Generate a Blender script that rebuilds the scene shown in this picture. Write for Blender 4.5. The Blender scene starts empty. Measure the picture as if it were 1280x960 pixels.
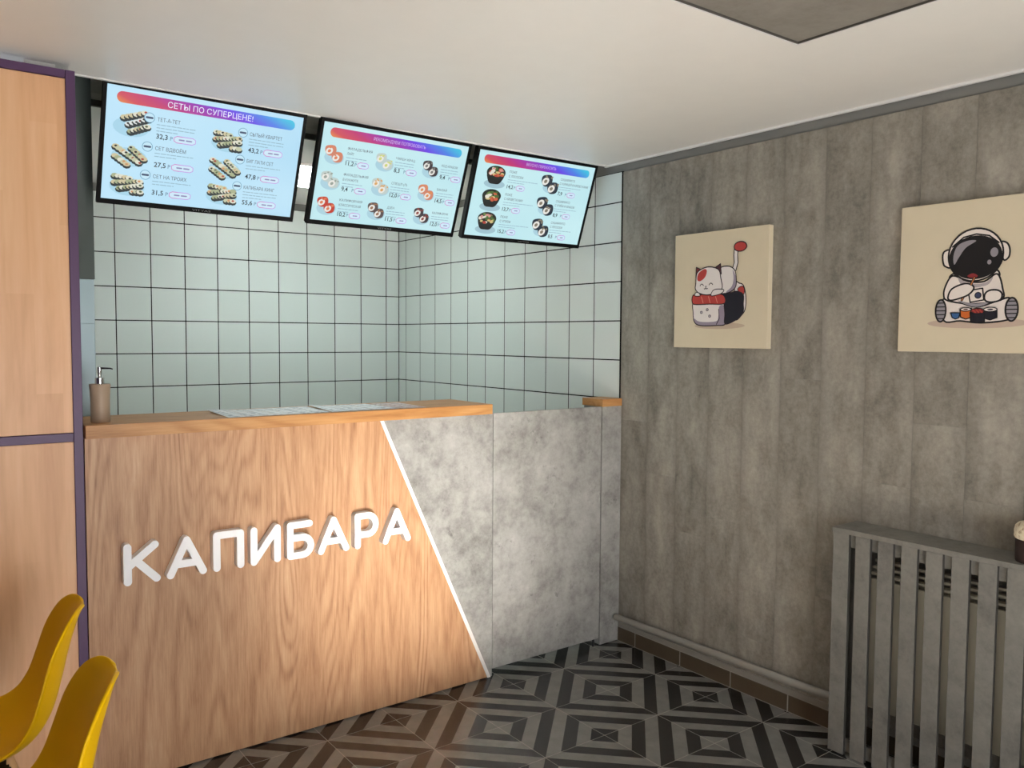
import bpy, bmesh, math, random
from mathutils import Vector, Matrix
PI = math.pi
S = bpy.context.scene
C = S.collection
random.seed(7)

# ------------------------------------------------------------------ camera
F, YAW, PITCH, ROLL = 1043.96, math.radians(36.788), math.radians(-3.250), math.radians(0.339)
CAM = Vector((-2.997, -3.070, 1.5685))
cy, sy, cp, sp = math.cos(YAW), math.sin(YAW), math.cos(PITCH), math.sin(PITCH)
fwd = Vector((sy*cp, cy*cp, sp)); rgt = Vector((cy, -sy, 0)); up = rgt.cross(fwd)
r2 = math.cos(ROLL)*rgt + math.sin(ROLL)*up
u2 = -math.sin(ROLL)*rgt + math.cos(ROLL)*up
cd = bpy.data.cameras.new('camera'); cam = bpy.data.objects.new('camera', cd); C.objects.link(cam)
cd.sensor_fit = 'HORIZONTAL'; cd.sensor_width = 36.0; cd.lens = F*36.0/1280.0; cd.clip_start = 0.05
M = Matrix((r2, u2, -fwd)).transposed().to_4x4(); M.translation = CAM
cam.matrix_world = M
S.camera = cam

# ------------------------------------------------------------------ light
S.view_settings.view_transform = 'Standard'; S.view_settings.look = 'None'
S.view_settings.exposure = 0.28; S.view_settings.gamma = 1.0
S.view_settings.use_curve_mapping = False
S.cycles.sample_clamp_indirect = 0.0          # keep the sun's glint off the floor at full strength
S.cycles.blur_glossy = 0.4
W = bpy.data.worlds.new('sky'); S.world = W; W.use_nodes = True
W.node_tree.nodes['Background'].inputs[0].default_value = (0.75, 0.87, 1.0, 1)
W.node_tree.nodes['Background'].inputs[1].default_value = 1.0

def lamp(name, kind, energy, col, loc, rot, **kw):
    d = bpy.data.lights.new(name, kind); d.energy = energy; d.color = col
    for k, v in kw.items(): setattr(d, k, v)
    o = bpy.data.objects.new(name, d); C.objects.link(o); o.location = loc; o.rotation_euler = rot
    return o
SUN_DIR = Vector((0.22, 1.0, -0.50))          # low sun through the unseen window, glancing off the glossy floor
sun = lamp('sun', 'SUN', 175.0, (1.0, 0.94, 0.86), (-3, -8, 4), (0, 0, 0), angle=0.02)
sun.rotation_euler = SUN_DIR.to_track_quat('-Z', 'Y').to_euler()
lamp('window_daylight', 'AREA', 46.0, (0.97, 0.98, 1.0), (-2.15, -4.5, 1.0), (PI/2, 0, 0), shape='RECTANGLE', size=1.15, size_y=1.1)

# ------------------------------------------------------------------ node helpers
class NT:
    def __init__(s, name):
        s.m = bpy.data.materials.new(name); s.m.use_nodes = True
        s.t = s.m.node_tree; s.n = s.t.nodes; s.b = s.n['Principled BSDF']
    def node(s, typ, **kw):
        x = s.n.new(typ)
        for k, v in kw.items():
            if k in ('inputs',):
                for kk, vv in v.items(): s.set(x.inputs[kk], vv)
            else: setattr(x, k, v)
        return x
    def set(s, sock, v):
        if isinstance(v, bpy.types.NodeSocket): s.t.links.new(v, sock)
        else: sock.default_value = v
    def coord(s, scale=(1, 1, 1), loc=None, kind='Object', rnd=0.0):
        tc = s.node('ShaderNodeTexCoord'); v = tc.outputs[kind]
        if rnd:
            oi = s.node('ShaderNodeObjectInfo')
            mul = s.node('ShaderNodeMath', operation='MULTIPLY', inputs={0: oi.outputs['Random'], 1: rnd})
            ad = s.node('ShaderNodeVectorMath', operation='ADD', inputs={0: v, 1: mul.outputs[0]}); v = ad.outputs[0]
        mp = s.node('ShaderNodeMapping', inputs={'Vector': v, 'Scale': scale})
        if loc: mp.inputs['Location'].default_value = loc
        return mp.outputs[0]
    def noise(s, vec, scale, detail=4, rough=0.55, dist=0.0):
        x = s.node('ShaderNodeTexNoise', inputs={'Vector': vec, 'Scale': scale, 'Detail': detail, 'Roughness': rough, 'Distortion': dist})
        return x.outputs['Fac']
    def ramp(s, fac, stops, interp='LINEAR'):
        x = s.node('ShaderNodeValToRGB', inputs={'Fac': fac}); r = x.color_ramp; r.interpolation = interp
        while len(r.elements) > 1: r.elements.remove(r.elements[-1])
        r.elements[0].position = stops[0][0]; r.elements[0].color = col(stops[0][1])
        for p, c in stops[1:]:
            e = r.elements.new(p); e.color = col(c)
        return x.outputs['Color']
    def mix(s, fac, a, b, blend='MIX'):
        x = s.node('ShaderNodeMix', data_type='RGBA', blend_type=blend)
        s.set(x.inputs[0], fac); s.set(x.inputs[6], col(a) if isinstance(a, tuple) else a); s.set(x.inputs[7], col(b) if isinstance(b, tuple) else b)
        return x.outputs[2]
    def math(s, op, a, b=0.0):
        x = s.node('ShaderNodeMath', operation=op, inputs={0: a, 1: b}); return x.outputs[0]
    def bump(s, h, strength=0.2, dist=0.002):
        x = s.node('ShaderNodeBump', inputs={'Height': h, 'Strength': strength, 'Distance': dist}); s.set(s.b.inputs['Normal'], x.outputs[0])
    def out(s, colour=None, rough=0.5, metal=0.0, spec=None):
        if colour is not None: s.set(s.b.inputs['Base Color'], col(colour) if isinstance(colour, tuple) else colour)
        s.set(s.b.inputs['Roughness'], rough); s.b.inputs['Metallic'].default_value = metal
        if spec is not None: s.b.inputs['Specular IOR Level'].default_value = spec
        return s.m
def lin(c):
    c /= 255.0
    return c/12.92 if c <= 0.04045 else ((c+0.055)/1.055)**2.4
def rgb(r, g, b): return (lin(r), lin(g), lin(b), 1.0)
def col(c):
    if len(c) == 3: return (c[0], c[1], c[2], 1.0)
    return c
MAT = {}
def plain(name, c, rough=0.5, metal=0.0, mott=0.06, spec=None):
    t = NT(name); v = t.coord()
    n = t.noise(v, 9.0, 3)
    a = tuple(x*(1-mott) for x in c[:3]); b = tuple(min(1, x*(1+mott)) for x in c[:3])
    MAT[name] = t.out(t.ramp(n, [(0.3, a), (0.7, b)]), rough, metal, spec); return MAT[name]
def emis(name, c, strength):
    t = NT(name); t.b.inputs['Base Color'].default_value = (0.02, 0.02, 0.02, 1)
    t.b.inputs['Emission Color'].default_value = col(c); t.b.inputs['Emission Strength'].default_value = strength
    t.b.inputs['Roughness'].default_value = 0.35; t.b.inputs['Specular IOR Level'].default_value = 0.2
    MAT[name] = t.m; return t.m

# --- wood laminate of the counter front, vertical grain (pattern in x, runs along z)
def wood(name, cols, seed=(0, 0, 0), axis='Z', rough=0.45, strip=0.33):
    t = NT(name)
    long_ = {'Z': (1, 1, 0.13), 'X': (0.13, 1, 1)}[axis]
    fine = {'Z': (150, 150, 5), 'X': (5, 150, 150)}[axis]
    v = t.coord(long_, seed)
    n0 = t.noise(v, 2.6, 2, 0.45, 0.25)
    rings = t.math('SINE', t.math('MULTIPLY', n0, 210.0))
    rings = t.math('POWER', t.math('MULTIPLY_ADD', rings, 0.5), 2.0)
    rings.node.inputs[0].links[0].from_node.inputs[2].default_value = 0.5
    n1 = t.noise(v, 40.0, 5, 0.65, 0.3)
    n2 = t.noise(t.coord(fine, seed), 1.6, 3, 0.6)
    n3 = t.noise(t.coord({'Z': (6.0, 6.0, 0.22), 'X': (0.22, 6.0, 6.0)}[axis], seed), 1.6, 2)
    # lines are stronger in some boards than in others
    amt = t.math('MULTIPLY', rings, t.ramp(n3, [(0.35, (0.02, 0.02, 0.02)), (0.70, (0.20, 0.20, 0.20))]))
    mixv = t.math('SUBTRACT', t.math('ADD', t.math('MULTIPLY', n1, 0.42), t.math('MULTIPLY', n2, 0.34)), amt)
    mixv = t.math('ADD', mixv, t.math('MULTIPLY', n3, 0.34))
    c = t.ramp(mixv, [(0.26, cols[0]), (0.42, cols[1]), (0.56, cols[2]), (0.70, cols[3])])
    t.bump(mixv, 0.08, 0.001)
    MAT[name] = t.out(c, rough); return t.m
wood('oak_front', [rgb(128, 90, 62), rgb(172, 126, 90), rgb(194, 150, 112), rgb(208, 168, 132)], (3.1, 0, 1.7))
wood('oak_top', [rgb(150, 98, 52), rgb(178, 124, 70), rgb(190, 138, 84), rgb(202, 152, 98)], (0, 1, 4), 'X')

def beech(name):
    t = NT(name)
    v = t.coord()
    sp_ = t.node('ShaderNodeSeparateXYZ', inputs={0: v})
    s1 = t.math('FLOOR', t.math('MULTIPLY', sp_.outputs[0], 13.0))
    zz = t.math('ADD', t.math('MULTIPLY', sp_.outputs[2], 1.15), t.math('MULTIPLY', s1, 0.37))
    cmb = t.node('ShaderNodeCombineXYZ', inputs={0: s1, 1: t.math('FLOOR', zz), 2: 0.0})
    wn = t.node('ShaderNodeTexWhiteNoise', inputs={'Vector': cmb.outputs[0]}); wn.noise_dimensions = '3D'
    n1 = t.noise(t.coord((9, 9, 0.9)), 2.0, 4, 0.55, 0.6)
    n2 = t.noise(t.coord((90, 90, 5)), 1.0, 3)
    k = t.math('ADD', t.math('MULTIPLY', wn.outputs['Value'], 0.20), t.math('MULTIPLY', n1, 0.6))
    k = t.math('ADD', k, t.math('MULTIPLY', n2, 0.2))
    c = t.ramp(k, [(0.22, rgb(208, 152, 108)), (0.5, rgb(230, 178, 132)), (0.8, rgb(242, 198, 154))])
    MAT[name] = t.out(c, 0.42)
beech('beech')

def concrete(name, d, m, l, scale=1.0, stretch=1.0, rough=0.55, rnd=0.0, tint=0.0, speck=0.35, edge=False):
    t = NT(name)
    v = t.coord((1, 1, stretch), rnd=rnd)
    n0 = t.noise(v, 2.3*scale, 3, 0.5, 0.4)
    n1 = t.noise(v, 7.0*scale, 6, 0.62, 0.2)
    n2 = t.noise(t.coord((1, 1, 1), rnd=rnd), 24*scale, 6, 0.75)
    k = t.math('ADD', t.math('MULTIPLY', n0, 0.36), t.math('MULTIPLY', n1, 0.36))
    k = t.math('ADD', k, t.math('MULTIPLY', n2, 0.30))
    c = t.ramp(k, [(0.36, d), (0.50, m), (0.66, l)])
    spk = t.noise(t.coord((1, 1, 1), (5, 2, 1), rnd=rnd), 15*scale, 6, 0.75)
    blot = t.noise(t.coord((1, 1, 1), (1, 7, 3), rnd=rnd), 4*scale, 2)
    sk = t.math('MULTIPLY', t.ramp(spk, [(0.56, (0, 0, 0)), (0.70, (1, 1, 1))]), t.ramp(blot, [(0.45, (0, 0, 0)), (0.65, (1, 1, 1))]))
    c = t.mix(t.math('MULTIPLY', sk, speck), c, tuple(x*0.45 for x in d[:3]))
    if tint:
        oi = t.node('ShaderNodeObjectInfo')
        br = t.math('MULTIPLY_ADD', oi.outputs['Random'], tint); br.node.inputs[2].default_value = 1.0 - tint/2
        cb = t.node('ShaderNodeCombineXYZ', inputs={0: br, 1: br, 2: br})
        c = t.mix(1.0, c, cb.outputs[0], 'MULTIPLY')
    if edge:                                   # printed darker veining along the long plank edges
        g = t.node('ShaderNodeSeparateXYZ', inputs={0: t.node('ShaderNodeTexCoord').outputs['Generated']}).outputs[1]
        ew = t.math('ADD', t.math('ABSOLUTE', t.math('SUBTRACT', g, 0.5)), t.math('MULTIPLY', t.math('SUBTRACT', n1, 0.5), 0.5))
        c = t.mix(t.ramp(ew, [(0.36, (0, 0, 0)), (0.60, (0.38, 0.38, 0.38))]), c, tuple(x*0.62 for x in d[:3]))
    t.bump(k, 0.05, 0.001)
    MAT[name] = t.out(c, rough)
concrete('concrete_laminate', rgb(114, 112, 109), rgb(156, 154, 150), rgb(184, 182, 178), 1.6, speck=0.75, rough=0.4)
concrete('wall_laminate', rgb(104, 99, 91), rgb(144, 138, 128), rgb(176, 169, 158), 2.2, 0.5, rnd=30.0, tint=0.07, speck=0.25, edge=True)
concrete('cover_laminate', rgb(100, 98, 93), rgb(122, 119, 113), rgb(136, 133, 126), 2.6, rnd=20.0, tint=0.03, speck=0.35)
concrete('recess_panel', rgb(120, 114, 106), rgb(138, 132, 124), rgb(150, 144, 136), 1.2, speck=0.1)

# --- printed floor tile: eight diagonal stripes counted from the pattern centre
t = NT('floor_tile')
sp_ = t.node('ShaderNodeSeparateXYZ', inputs={0: t.coord()})
s_ = t.math('MULTIPLY', t.math('ADD', sp_.outputs[0], sp_.outputs[1]), 8.0/0.6)
odd = t.math('MODULO', t.math('FLOOR', s_), 2.0)
n = t.noise(t.coord(rnd=20.0), 14, 5, 0.6)
lt = t.ramp(n, [(0.3, rgb(122, 121, 117)), (0.7, rgb(140, 139, 134))])
dk = t.ramp(n, [(0.3, rgb(26, 26, 26)), (0.7, rgb(36, 35, 35))])
MAT['floor_tile'] = t.out(t.mix(odd, dk, lt), 0.25, 0.0, 0.75)

t = NT('wall_tile')
oi = t.node('ShaderNodeObjectInfo')
MAT['wall_tile'] = t.out(t.ramp(oi.outputs['Random'], [(0, rgb(218, 225, 221)), (1, rgb(225, 231, 228))]), 0.33)

plain('tile_grout', rgb(14, 14, 15), 0.9, spec=0.1)
plain('floor_grout', rgb(156, 152, 143), 0.8)
plain('ceiling_paint', rgb(240, 236, 230), 0.38, mott=0.01)
plain('wall_paint', rgb(128, 127, 124), 0.6, mott=0.02)
plain('white_paint', rgb(222, 218, 212), 0.6, mott=0.02)
plain('purple', rgb(82, 48, 90), 0.42, mott=0.03)
plain('white_strip', rgb(236, 234, 232), 0.35, mott=0.01)
plain('letter_white', rgb(250, 250, 252), 0.35, mott=0.01)
plain('black_plastic', rgb(14, 14, 15), 0.55, mott=0.03, spec=0.12)
plain('dark_metal', rgb(38, 38, 40), 0.45, 0.5)
plain('yellow_plastic', rgb(240, 188, 0), 0.42, mott=0.02, spec=0.2)
plain('leg_wood', rgb(206, 160, 112), 0.5)
plain('pipe_paint', rgb(150, 146, 138), 0.45, mott=0.04)
plain('brown_tile', rgb(86, 74, 58), 0.45, mott=0.08)
plain('radiator_white', rgb(196, 190, 174), 0.45, mott=0.02)
plain('soap_beige', rgb(168, 146, 124), 0.5, mott=0.04)
plain('dark_slat_edge', rgb(66, 63, 58), 0.7)
plain('gap_shade_grey', rgb(80, 76, 70), 0.7)
plain('slot_shade_grey', rgb(84, 82, 76), 0.6)
plain('chrome', rgb(215, 215, 215), 0.12, 1.0, mott=0.02)
plain('steel', rgb(150, 170, 176), 0.35, 0.1, mott=0.02)
plain('glass_dark_reflection', rgb(84, 92, 90), 0.16, 0.0, mott=0.05)
plain('canvas', rgb(222, 208, 180), 0.7, mott=0.02)
plain('logo_grey', rgb(120, 120, 120), 0.5)
plain('brown_weave', rgb(52, 34, 28), 0.8, mott=0.3)
t = NT('speckled_cream'); n = t.noise(t.coord(), 90, 4, 0.7)
MAT['speckled_cream'] = t.out(t.ramp(n, [(0.36, rgb(150, 120, 88)), (0.46, rgb(226, 210, 180)), (0.7, rgb(238, 228, 206))]), 0.7)
t.bump(n, 0.5, 0.004)
def printed(name, emit):
    t = NT(name); ca = t.node('ShaderNodeVertexColor'); ca.layer_name = 'Col'
    if emit:
        t.b.inputs['Base Color'].default_value = (0.02, 0.02, 0.02, 1); t.b.inputs['Specular IOR Level'].default_value = 0.2
        t.set(t.b.inputs['Emission Color'], ca.outputs[0]); t.b.inputs['Emission Strength'].default_value = emit
    else: t.out(ca.outputs[0], 0.65)
    MAT[name] = t.m
printed('art_print', 0); SCR = 0.82; printed('screen_print', SCR)
emis('lamp_white', (0.88, 1.0, 0.97), 11.5)

# --- screens: backlight with slight falloff, banner gradient
def screen_mat(name, c0, c1):
    t = NT(name); v = t.coord(kind='Generated')
    n = t.noise(v, 1.2, 1)
    c = t.ramp(n, [(0.3, c0), (0.7, c1)])
    t.b.inputs['Base Color'].default_value = (0.02, 0.02, 0.02, 1); t.b.inputs['Roughness'].default_value = 0.3
    t.b.inputs['Specular IOR Level'].default_value = 0.25
    t.set(t.b.inputs['Emission Color'], c); t.b.inputs['Emission Strength'].default_value = SCR
    MAT[name] = t.m
screen_mat('screen_blue', rgb(176, 220, 244), rgb(194, 230, 248))
screen_mat('screen_cyan', rgb(186, 228, 236), rgb(202, 238, 242))
t = NT('banner_gradient'); v = t.coord(kind='Generated'); sx = t.node('ShaderNodeSeparateXYZ', inputs={0: v})
k = t.math('ADD', t.math('MULTIPLY', sx.outputs[0], 0.87), t.math('MULTIPLY', sx.outputs[2], 0.13))
c = t.ramp(k, [(0.0, rgb(226, 140, 60)), (0.10, rgb(206, 72, 84)), (0.25, rgb(190, 44, 110)), (0.5, rgb(140, 40, 180)), (0.65, rgb(100, 60, 226)), (0.80, rgb(70, 126, 226)), (0.95, rgb(56, 190, 222))])
t.b.inputs['Base Color'].default_value = (0.02, 0.02, 0.02, 1); t.set(t.b.inputs['Emission Color'], c); t.b.inputs['Emission Strength'].default_value = SCR
MAT['banner_gradient'] = t.m
emis('ink_dark', rgb(34, 40, 52), SCR); emis('ink_title', rgb(96, 100, 112), SCR); emis('ink_white', rgb(236, 240, 255), SCR); emis('ink_pale', rgb(214, 190, 240), SCR)

# ------------------------------------------------------------------ mesh helpers
def link(name, me, mat=None, parent=None, loc=None):
    o = bpy.data.objects.new(name, me); C.objects.link(o)
    if mat and not me.materials: me.materials.append(MAT[mat])
    if parent: o.parent = parent
    if loc is not None: o.location = loc
    return o
def pydata(name, v, f, smooth=False):
    me = bpy.data.meshes.new(name); me.from_pydata([tuple(x) for x in v], [], f); me.update()
    bm = bmesh.new(); bm.from_mesh(me); bmesh.ops.recalc_face_normals(bm, faces=bm.faces); bm.to_mesh(me); bm.free()
    if smooth:
        for p in me.polygons: p.use_smooth = True
    return me
class MB:
    def __init__(s): s.v = []; s.f = []
    def add(s, v, f):
        k = len(s.v); s.v += [tuple(x) for x in v]; s.f += [tuple(i+k for i in q) for q in f]; return s
    def box(s, a, b):
        (x0, y0, z0), (x1, y1, z1) = a, b
        v = [(x0, y0, z0), (x1, y0, z0), (x1, y1, z0), (x0, y1, z0), (x0, y0, z1), (x1, y0, z1), (x1, y1, z1), (x0, y1, z1)]
        return s.add(v, [(0, 3, 2, 1), (4, 5, 6, 7), (0, 1, 5, 4), (1, 2, 6, 5), (2, 3, 7, 6), (3, 0, 4, 7)])
    def prism(s, poly, y0, y1):            # polygon in (x, z), extruded along y
        n = len(poly); v = [(x, y0, z) for x, z in poly] + [(x, y1, z) for x, z in poly]
        return s.add(v, [tuple(range(n)), tuple(range(2*n-1, n-1, -1))] + [(i, (i+1) % n, (i+1) % n+n, i+n) for i in range(n)])
    def tube(s, a, b, r, r2=None, n=12, caps=True):
        a, b = Vector(a), Vector(b); r2 = r if r2 is None else r2
        d = (b-a).normalized(); u = d.orthogonal().normalized(); w = d.cross(u)
        v = []
        for p, q in ((a, r), (b, r2)):
            for i in range(n):
                t_ = 2*PI*i/n; v.append(p + (u*math.cos(t_) + w*math.sin(t_))*q)
        f = [(i, (i+1) % n, (i+1) % n+n, i+n) for i in range(n)]
        if caps: f += [tuple(range(n-1, -1, -1)), tuple(range(n, 2*n))]
        return s.add(v, f)
    def lathe(s, prof, c=(0, 0), n=28):
        v = []; f = []
        for r, z in prof:
            for i in range(n):
                t_ = 2*PI*i/n; v.append((c[0]+r*math.cos(t_), c[1]+r*math.sin(t_), z))
        for j in range(len(prof)-1):
            for i in range(n): f.append((j*n+i, j*n+(i+1) % n, (j+1)*n+(i+1) % n, (j+1)*n+i))
        f += [tuple(range(n-1, -1, -1)), tuple(range((len(prof)-1)*n, len(prof)*n))]
        return s.add(v, f)
    def mesh(s, name, off=(0, 0, 0), bevel=0.0, seg=1, smooth=False):
        o = Vector(off)
        me = bpy.data.meshes.new(name); me.from_pydata([tuple(Vector(x)-o) for x in s.v], [], s.f); me.update()
        bm = bmesh.new(); bm.from_mesh(me)
        bmesh.ops.recalc_face_normals(bm, faces=bm.faces)
        if bevel: bmesh.ops.bevel(bm, geom=[e for e in bm.edges if e.is_manifold and e.calc_face_angle(0) > 0.6], offset=bevel, segments=seg, affect='EDGES', profile=0.5)
        bm.to_mesh(me); bm.free()
        if smooth:
            for p in me.polygons: p.use_smooth = True
            if hasattr(me, 'set_sharp_from_angle'): me.set_sharp_from_angle(angle=math.radians(35))
        return me
    def build(s, name, mat, parent=None, bevel=0.0, seg=1, smooth=False):
        off = parent.location if parent and not parent.get('_local') else (0, 0, 0)
        if parent and parent.parent and not parent.parent.get('_local'): off = Vector(parent.location) + Vector(parent.parent.location)
        return link(name, s.mesh(name, off, bevel, seg, smooth), mat, parent)
def box(name, a, b, mat, parent=None, bevel=0.0): return MB().box(a, b).build(name, mat, parent, bevel)
def tag(o, label, cat, group=None):
    o['label'] = label; o['category'] = cat
    if group: o['group'] = group
    return o
def thing(name, loc, label, cat, group=None, local=False):
    o = bpy.data.objects.new(name, None); C.objects.link(o); o.location = loc; o.empty_display_size = 0.1
    if local: o['_local'] = True
    return tag(o, label, cat, group)
def struct(o): o['kind'] = 'structure'; return o

# ------------------------------------------------------------------ room shell
CH = 2.448      # ceiling height
DK = 2.321      # kitchen depth
XL, YF = -5.2, -4.6
floor = struct(box('floor', (XL, YF, -0.05), (0.05, DK+0.05, -0.0005), 'floor_grout'))
FX, FY, TT = -0.7739, -0.7210, 0.3000
G = 0.0013
tb = MB().box((G, G, -0.010), (TT-G, TT-G, 0.0)).mesh('floor_tile', bevel=0.0006)
tb.materials.append(MAT['floor_tile'])
cut = {}
for i in range(-15, 3):
    for j in range(-13, 4):
        x0, y0 = FX+TT*i, FY+TT*j
        if x0 > -0.01 or y0 > 0.6 or (x0 < -3.5 and (y0 < -2.2 or y0 > 0.0)): continue
        ai = i if i % 2 == 0 else i+1
        aj = j if j % 2 == 0 else j+1
        right, top = (ai == i), (aj == j)     # tile lies right / above its pattern centre
        rot = {(True, True): 0, (False, True): 1, (False, False): 2, (True, False): 3}[(right, top)]
        me = tb
        if x0+TT > 0.0:                        # cut at the right wall
            w = -x0-0.002
            if rot not in cut:
                if right: a, b = (G, G, -0.010), (w, TT-G, 0)
                else: a, b = (-TT+G, G, -0.010), (-TT+w, TT-G, 0)
                ang = rot*PI/2
                # world footprint relative to the pattern centre -> local
                fx0, fx1 = (G, w) if right else (-TT+G, -TT+w)
                fy0, fy1 = (G, TT-G) if top else (-TT+G, -G)
                pts = [Matrix.Rotation(-ang, 3, 'Z') @ Vector((px, py, 0)) for px in (fx0, fx1) for py in (fy0, fy1)]
                xs = [p.x for p in pts]; ys = [p.y for p in pts]
                m2 = MB().box((min(xs), min(ys), -0.010), (max(xs), max(ys), 0)).mesh('floor_tile_cut', bevel=0.0006)
                m2.materials.append(MAT['floor_tile']); cut[rot] = m2
            me = cut[rot]
        o = link('tile', me, None, floor, (FX+TT*ai, FY+TT*aj, 0)); o.rotation_euler = (0, 0, rot*PI/2)

# ceiling of the guest room with a recessed rectangular field
HX, HY = -0.788, -1.533
HX0, HY0 = -3.4, -3.6
SLOT0, SLOT1 = 0.136, 0.53
m = MB()
for a, b in (((XL, HY, CH), (0.05, SLOT0, CH+0.05)), ((HX, HY0, CH), (0.05, HY, CH+0.05)), ((XL, HY0, CH), (HX0, HY, CH+0.05)), ((XL, YF, CH), (0.05, HY0, CH+0.05))): m.box(a, b)
ceil = struct(m.build('ceiling', 'ceiling_paint'))
box('recess_panel', (HX0+0.001, HY0+0.001, CH+0.005), (HX-0.0005, HY-0.0005, CH+0.03), 'recess_panel', ceil)
m = MB(); E1 = 0.004
m.box((HX0, HY, CH-0.003), (HX+E1, HY+E1, CH+0.001)); m.box((HX, HY0, CH-0.003), (HX+E1, HY, CH+0.001))
m.build('recess_edge', 'white_strip', ceil)
m = MB().box((HX0, HY-0.004, CH-0.001), (HX, HY-0.0003, CH+0.0045)).box((HX-0.004, HY0, CH-0.001), (HX-0.0003, HY-0.0045, CH+0.0045)); m.build('gap_shade_strip', 'gap_shade_grey', ceil)  # dark strips paint the shade line inside the recess edge
m = MB().box((XL, SLOT0-0.010, CH-0.004), (-0.010, SLOT0+0.002, CH+0.052)); m.build('edge_profile', 'white_strip', ceil)
struct(MB().box((-0.014, YF, CH-0.009), (0.0, SLOT0, CH)).build('trim_1', 'white_strip'))
m = MB().box((-2.55, SLOT1, CH), (0.05, DK+0.05, CH+0.05)); kc = m.build('ceiling', 'ceiling_paint'); struct(kc)
m = MB().box((-2.55, SLOT0+0.003, CH+0.13), (0.05, SLOT1+0.06, CH+0.18)).box((-2.55, SLOT1+0.002, CH+0.05), (0.05, SLOT1+0.06, CH+0.13)).box((-2.55, SLOT0-0.06, CH+0.05), (0.05, SLOT0, CH+0.13))
m.build('slot_lining', 'white_paint', kc)
MB().box((-2.55, SLOT1-0.014, CH-0.002), (-0.001, SLOT1+0.003, CH+0.022)).build('slot_shade_strip', 'slot_shade_grey', kc)  # dark strip coloured in for the edge's shadow at the slot

# right wall: painted backing, concrete-look planks, kitchen tiles
wr = struct(box('wall_right', (0.008, YF-0.1, -0.05), (0.16, DK+0.1, CH+0.3), 'wall_paint'))
PT = 2.400
def plank(y0, y1, z0, z1):
    MB().box((0.0, y1+0.0003, z0+0.00015), (0.010, y0-0.0003, z1-0.00015)).build('wall_plank', 'wall_laminate', wr, 0.0005)
joints = {0: 1.15, 1: 0.90, 2: 0.648, 3: 0.748, 4: 0.250, 5: 1.401, 6: 0.52, 7: 1.02}
seams = [0.012, -0.178] + [-0.178-0.1905*k for k in range(1, 24)]
for k in range(len(seams)-1):
    zj = joints[k % 8] + (0.11 if k > 7 else 0)
    zs = [zj]
    e = [0.086] + zs + [PT]
    for a, b in zip(e[:-1], e[1:]): plank(seams[k], max(seams[k+1], YF), a, b)
TP, GR = 0.2, 0.0056
Z0T = 1.2520
def wall_tiles(parent, edges, z_edges, place, tag_):
    cache = {}
    for a, b in zip(edges[:-1], edges[1:]):
        for z0, z1 in zip(z_edges[:-1], z_edges[1:]):
            k = (round(b-a, 3), round(z1-z0, 3))
            if k not in cache:
                w, h = (b-a)/2-GR/2, (z1-z0)/2-GR/2
                if tag_ == 'back': me = MB().box((-w, 0, -h), (w, 0.009, h)).mesh('tile', bevel=0.0008)
                else: me = MB().box((0, -w, -h), (0.009, w, h)).mesh('tile', bevel=0.0008)
                me.materials.append(MAT['wall_tile']); cache[k] = me
            link('tile', cache[k], None, parent, place((a+b)/2, (z0+z1)/2))
zed = [Z0T+TP*k for k in range(-3, 6)] + [2.404]
# thin dark grout bed behind the kitchen tiles
box('grout_bed', (0.0004, 0.0125, 0.5), (0.008, DK, 2.404), 'tile_grout', wr)
wall_tiles(wr, [0.0185+TP*k for k in range(0, 12)] + [DK-0.001], zed, lambda a, z: (-0.0005, a, z), 'right')
box('edge_trim', (-0.003, 0.0125, 0.5), (0.004, 0.0165, 2.404), 'tile_grout', wr)
wb = struct(box('wall_back', (-2.75, DK+0.008, -0.05), (0.008, DK+0.15, CH+0.3), 'wall_paint'))
box('grout_bed', (-2.75, DK+0.0004, 0.5), (-0.0005, DK+0.008, 2.404), 'tile_grout', wb)
wall_tiles(wb, [-2.7036+TP*k for k in range(0, 14)] + [-0.0005], zed, lambda a, z: (a, DK-0.0005, z), 'back')

# baseboard of brown tiles under a painted heating pipe
bb = struct(box('baseboard_right', (-0.0098, YF, 0.0), (0.006, 0.0, 0.074), 'floor_grout'))
je = [-0.002, -0.127] + [-0.127-0.2985*k for k in range(1, 16)]
for a, b in zip(je[:-1], je[1:]):
    MB().box((-0.011, max(b, YF)+0.0028, 0.003), (-0.003, a-0.0028, 0.073)).build('tile', 'brown_tile', bb, 0.001)
struct(MB().box((-0.006, YF, 0.074), (0.006, 0.0, 0.098)).build('trim_2', 'pipe_paint'))

# rest of the shell, behind and beside the camera
def holed_wall(name, win, u0, u1, z0, z1, fn):
    (a0, a1, b0, b1) = win; m = MB()
    for q0, q1, r0, r1 in ((u0, a0, z0, z1), (a1, u1, z0, z1), (a0, a1, z0, b0), (a0, a1, b1, z1)): m.box(*fn(q0, q1, r0, r1, 0.0, 0.1))
    struct(m.build('wall_' + name, 'wall_paint')); m = MB()
    for q0, q1, r0, r1 in ((a0, a0+0.05, b0, b1), (a1-0.05, a1, b0, b1), (a0, a1, b0, b0+0.05), (a0, a1, b1-0.05, b1)): m.box(*fn(q0, q1, r0, r1, 0.02, 0.08))
    return m
struct(holed_wall('front', (-2.75, -1.55, 0.40, 1.57), XL-0.1, 0.16, -0.05, CH+0.3, lambda a, b, c, d, e, f: ((a, YF-f, c), (b, YF-e, d))).build('unseen_window_1', 'white_strip'))  # unseen window, its opening shaped to place the sun patch
struct(box('wall_side', (XL-0.1, YF-0.1, -0.05), (XL, 0.1, CH+0.3), 'wall_paint'))
struct(box('wall_kitchen', (-2.62, 0.06, -0.05), (-2.53, DK+0.05, CH+0.3), 'white_paint'))
struct(box('roof_slab', (XL-0.1, YF-0.1, CH+0.3), (0.16, DK+0.15, CH+0.36), 'white_paint'))

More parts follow.
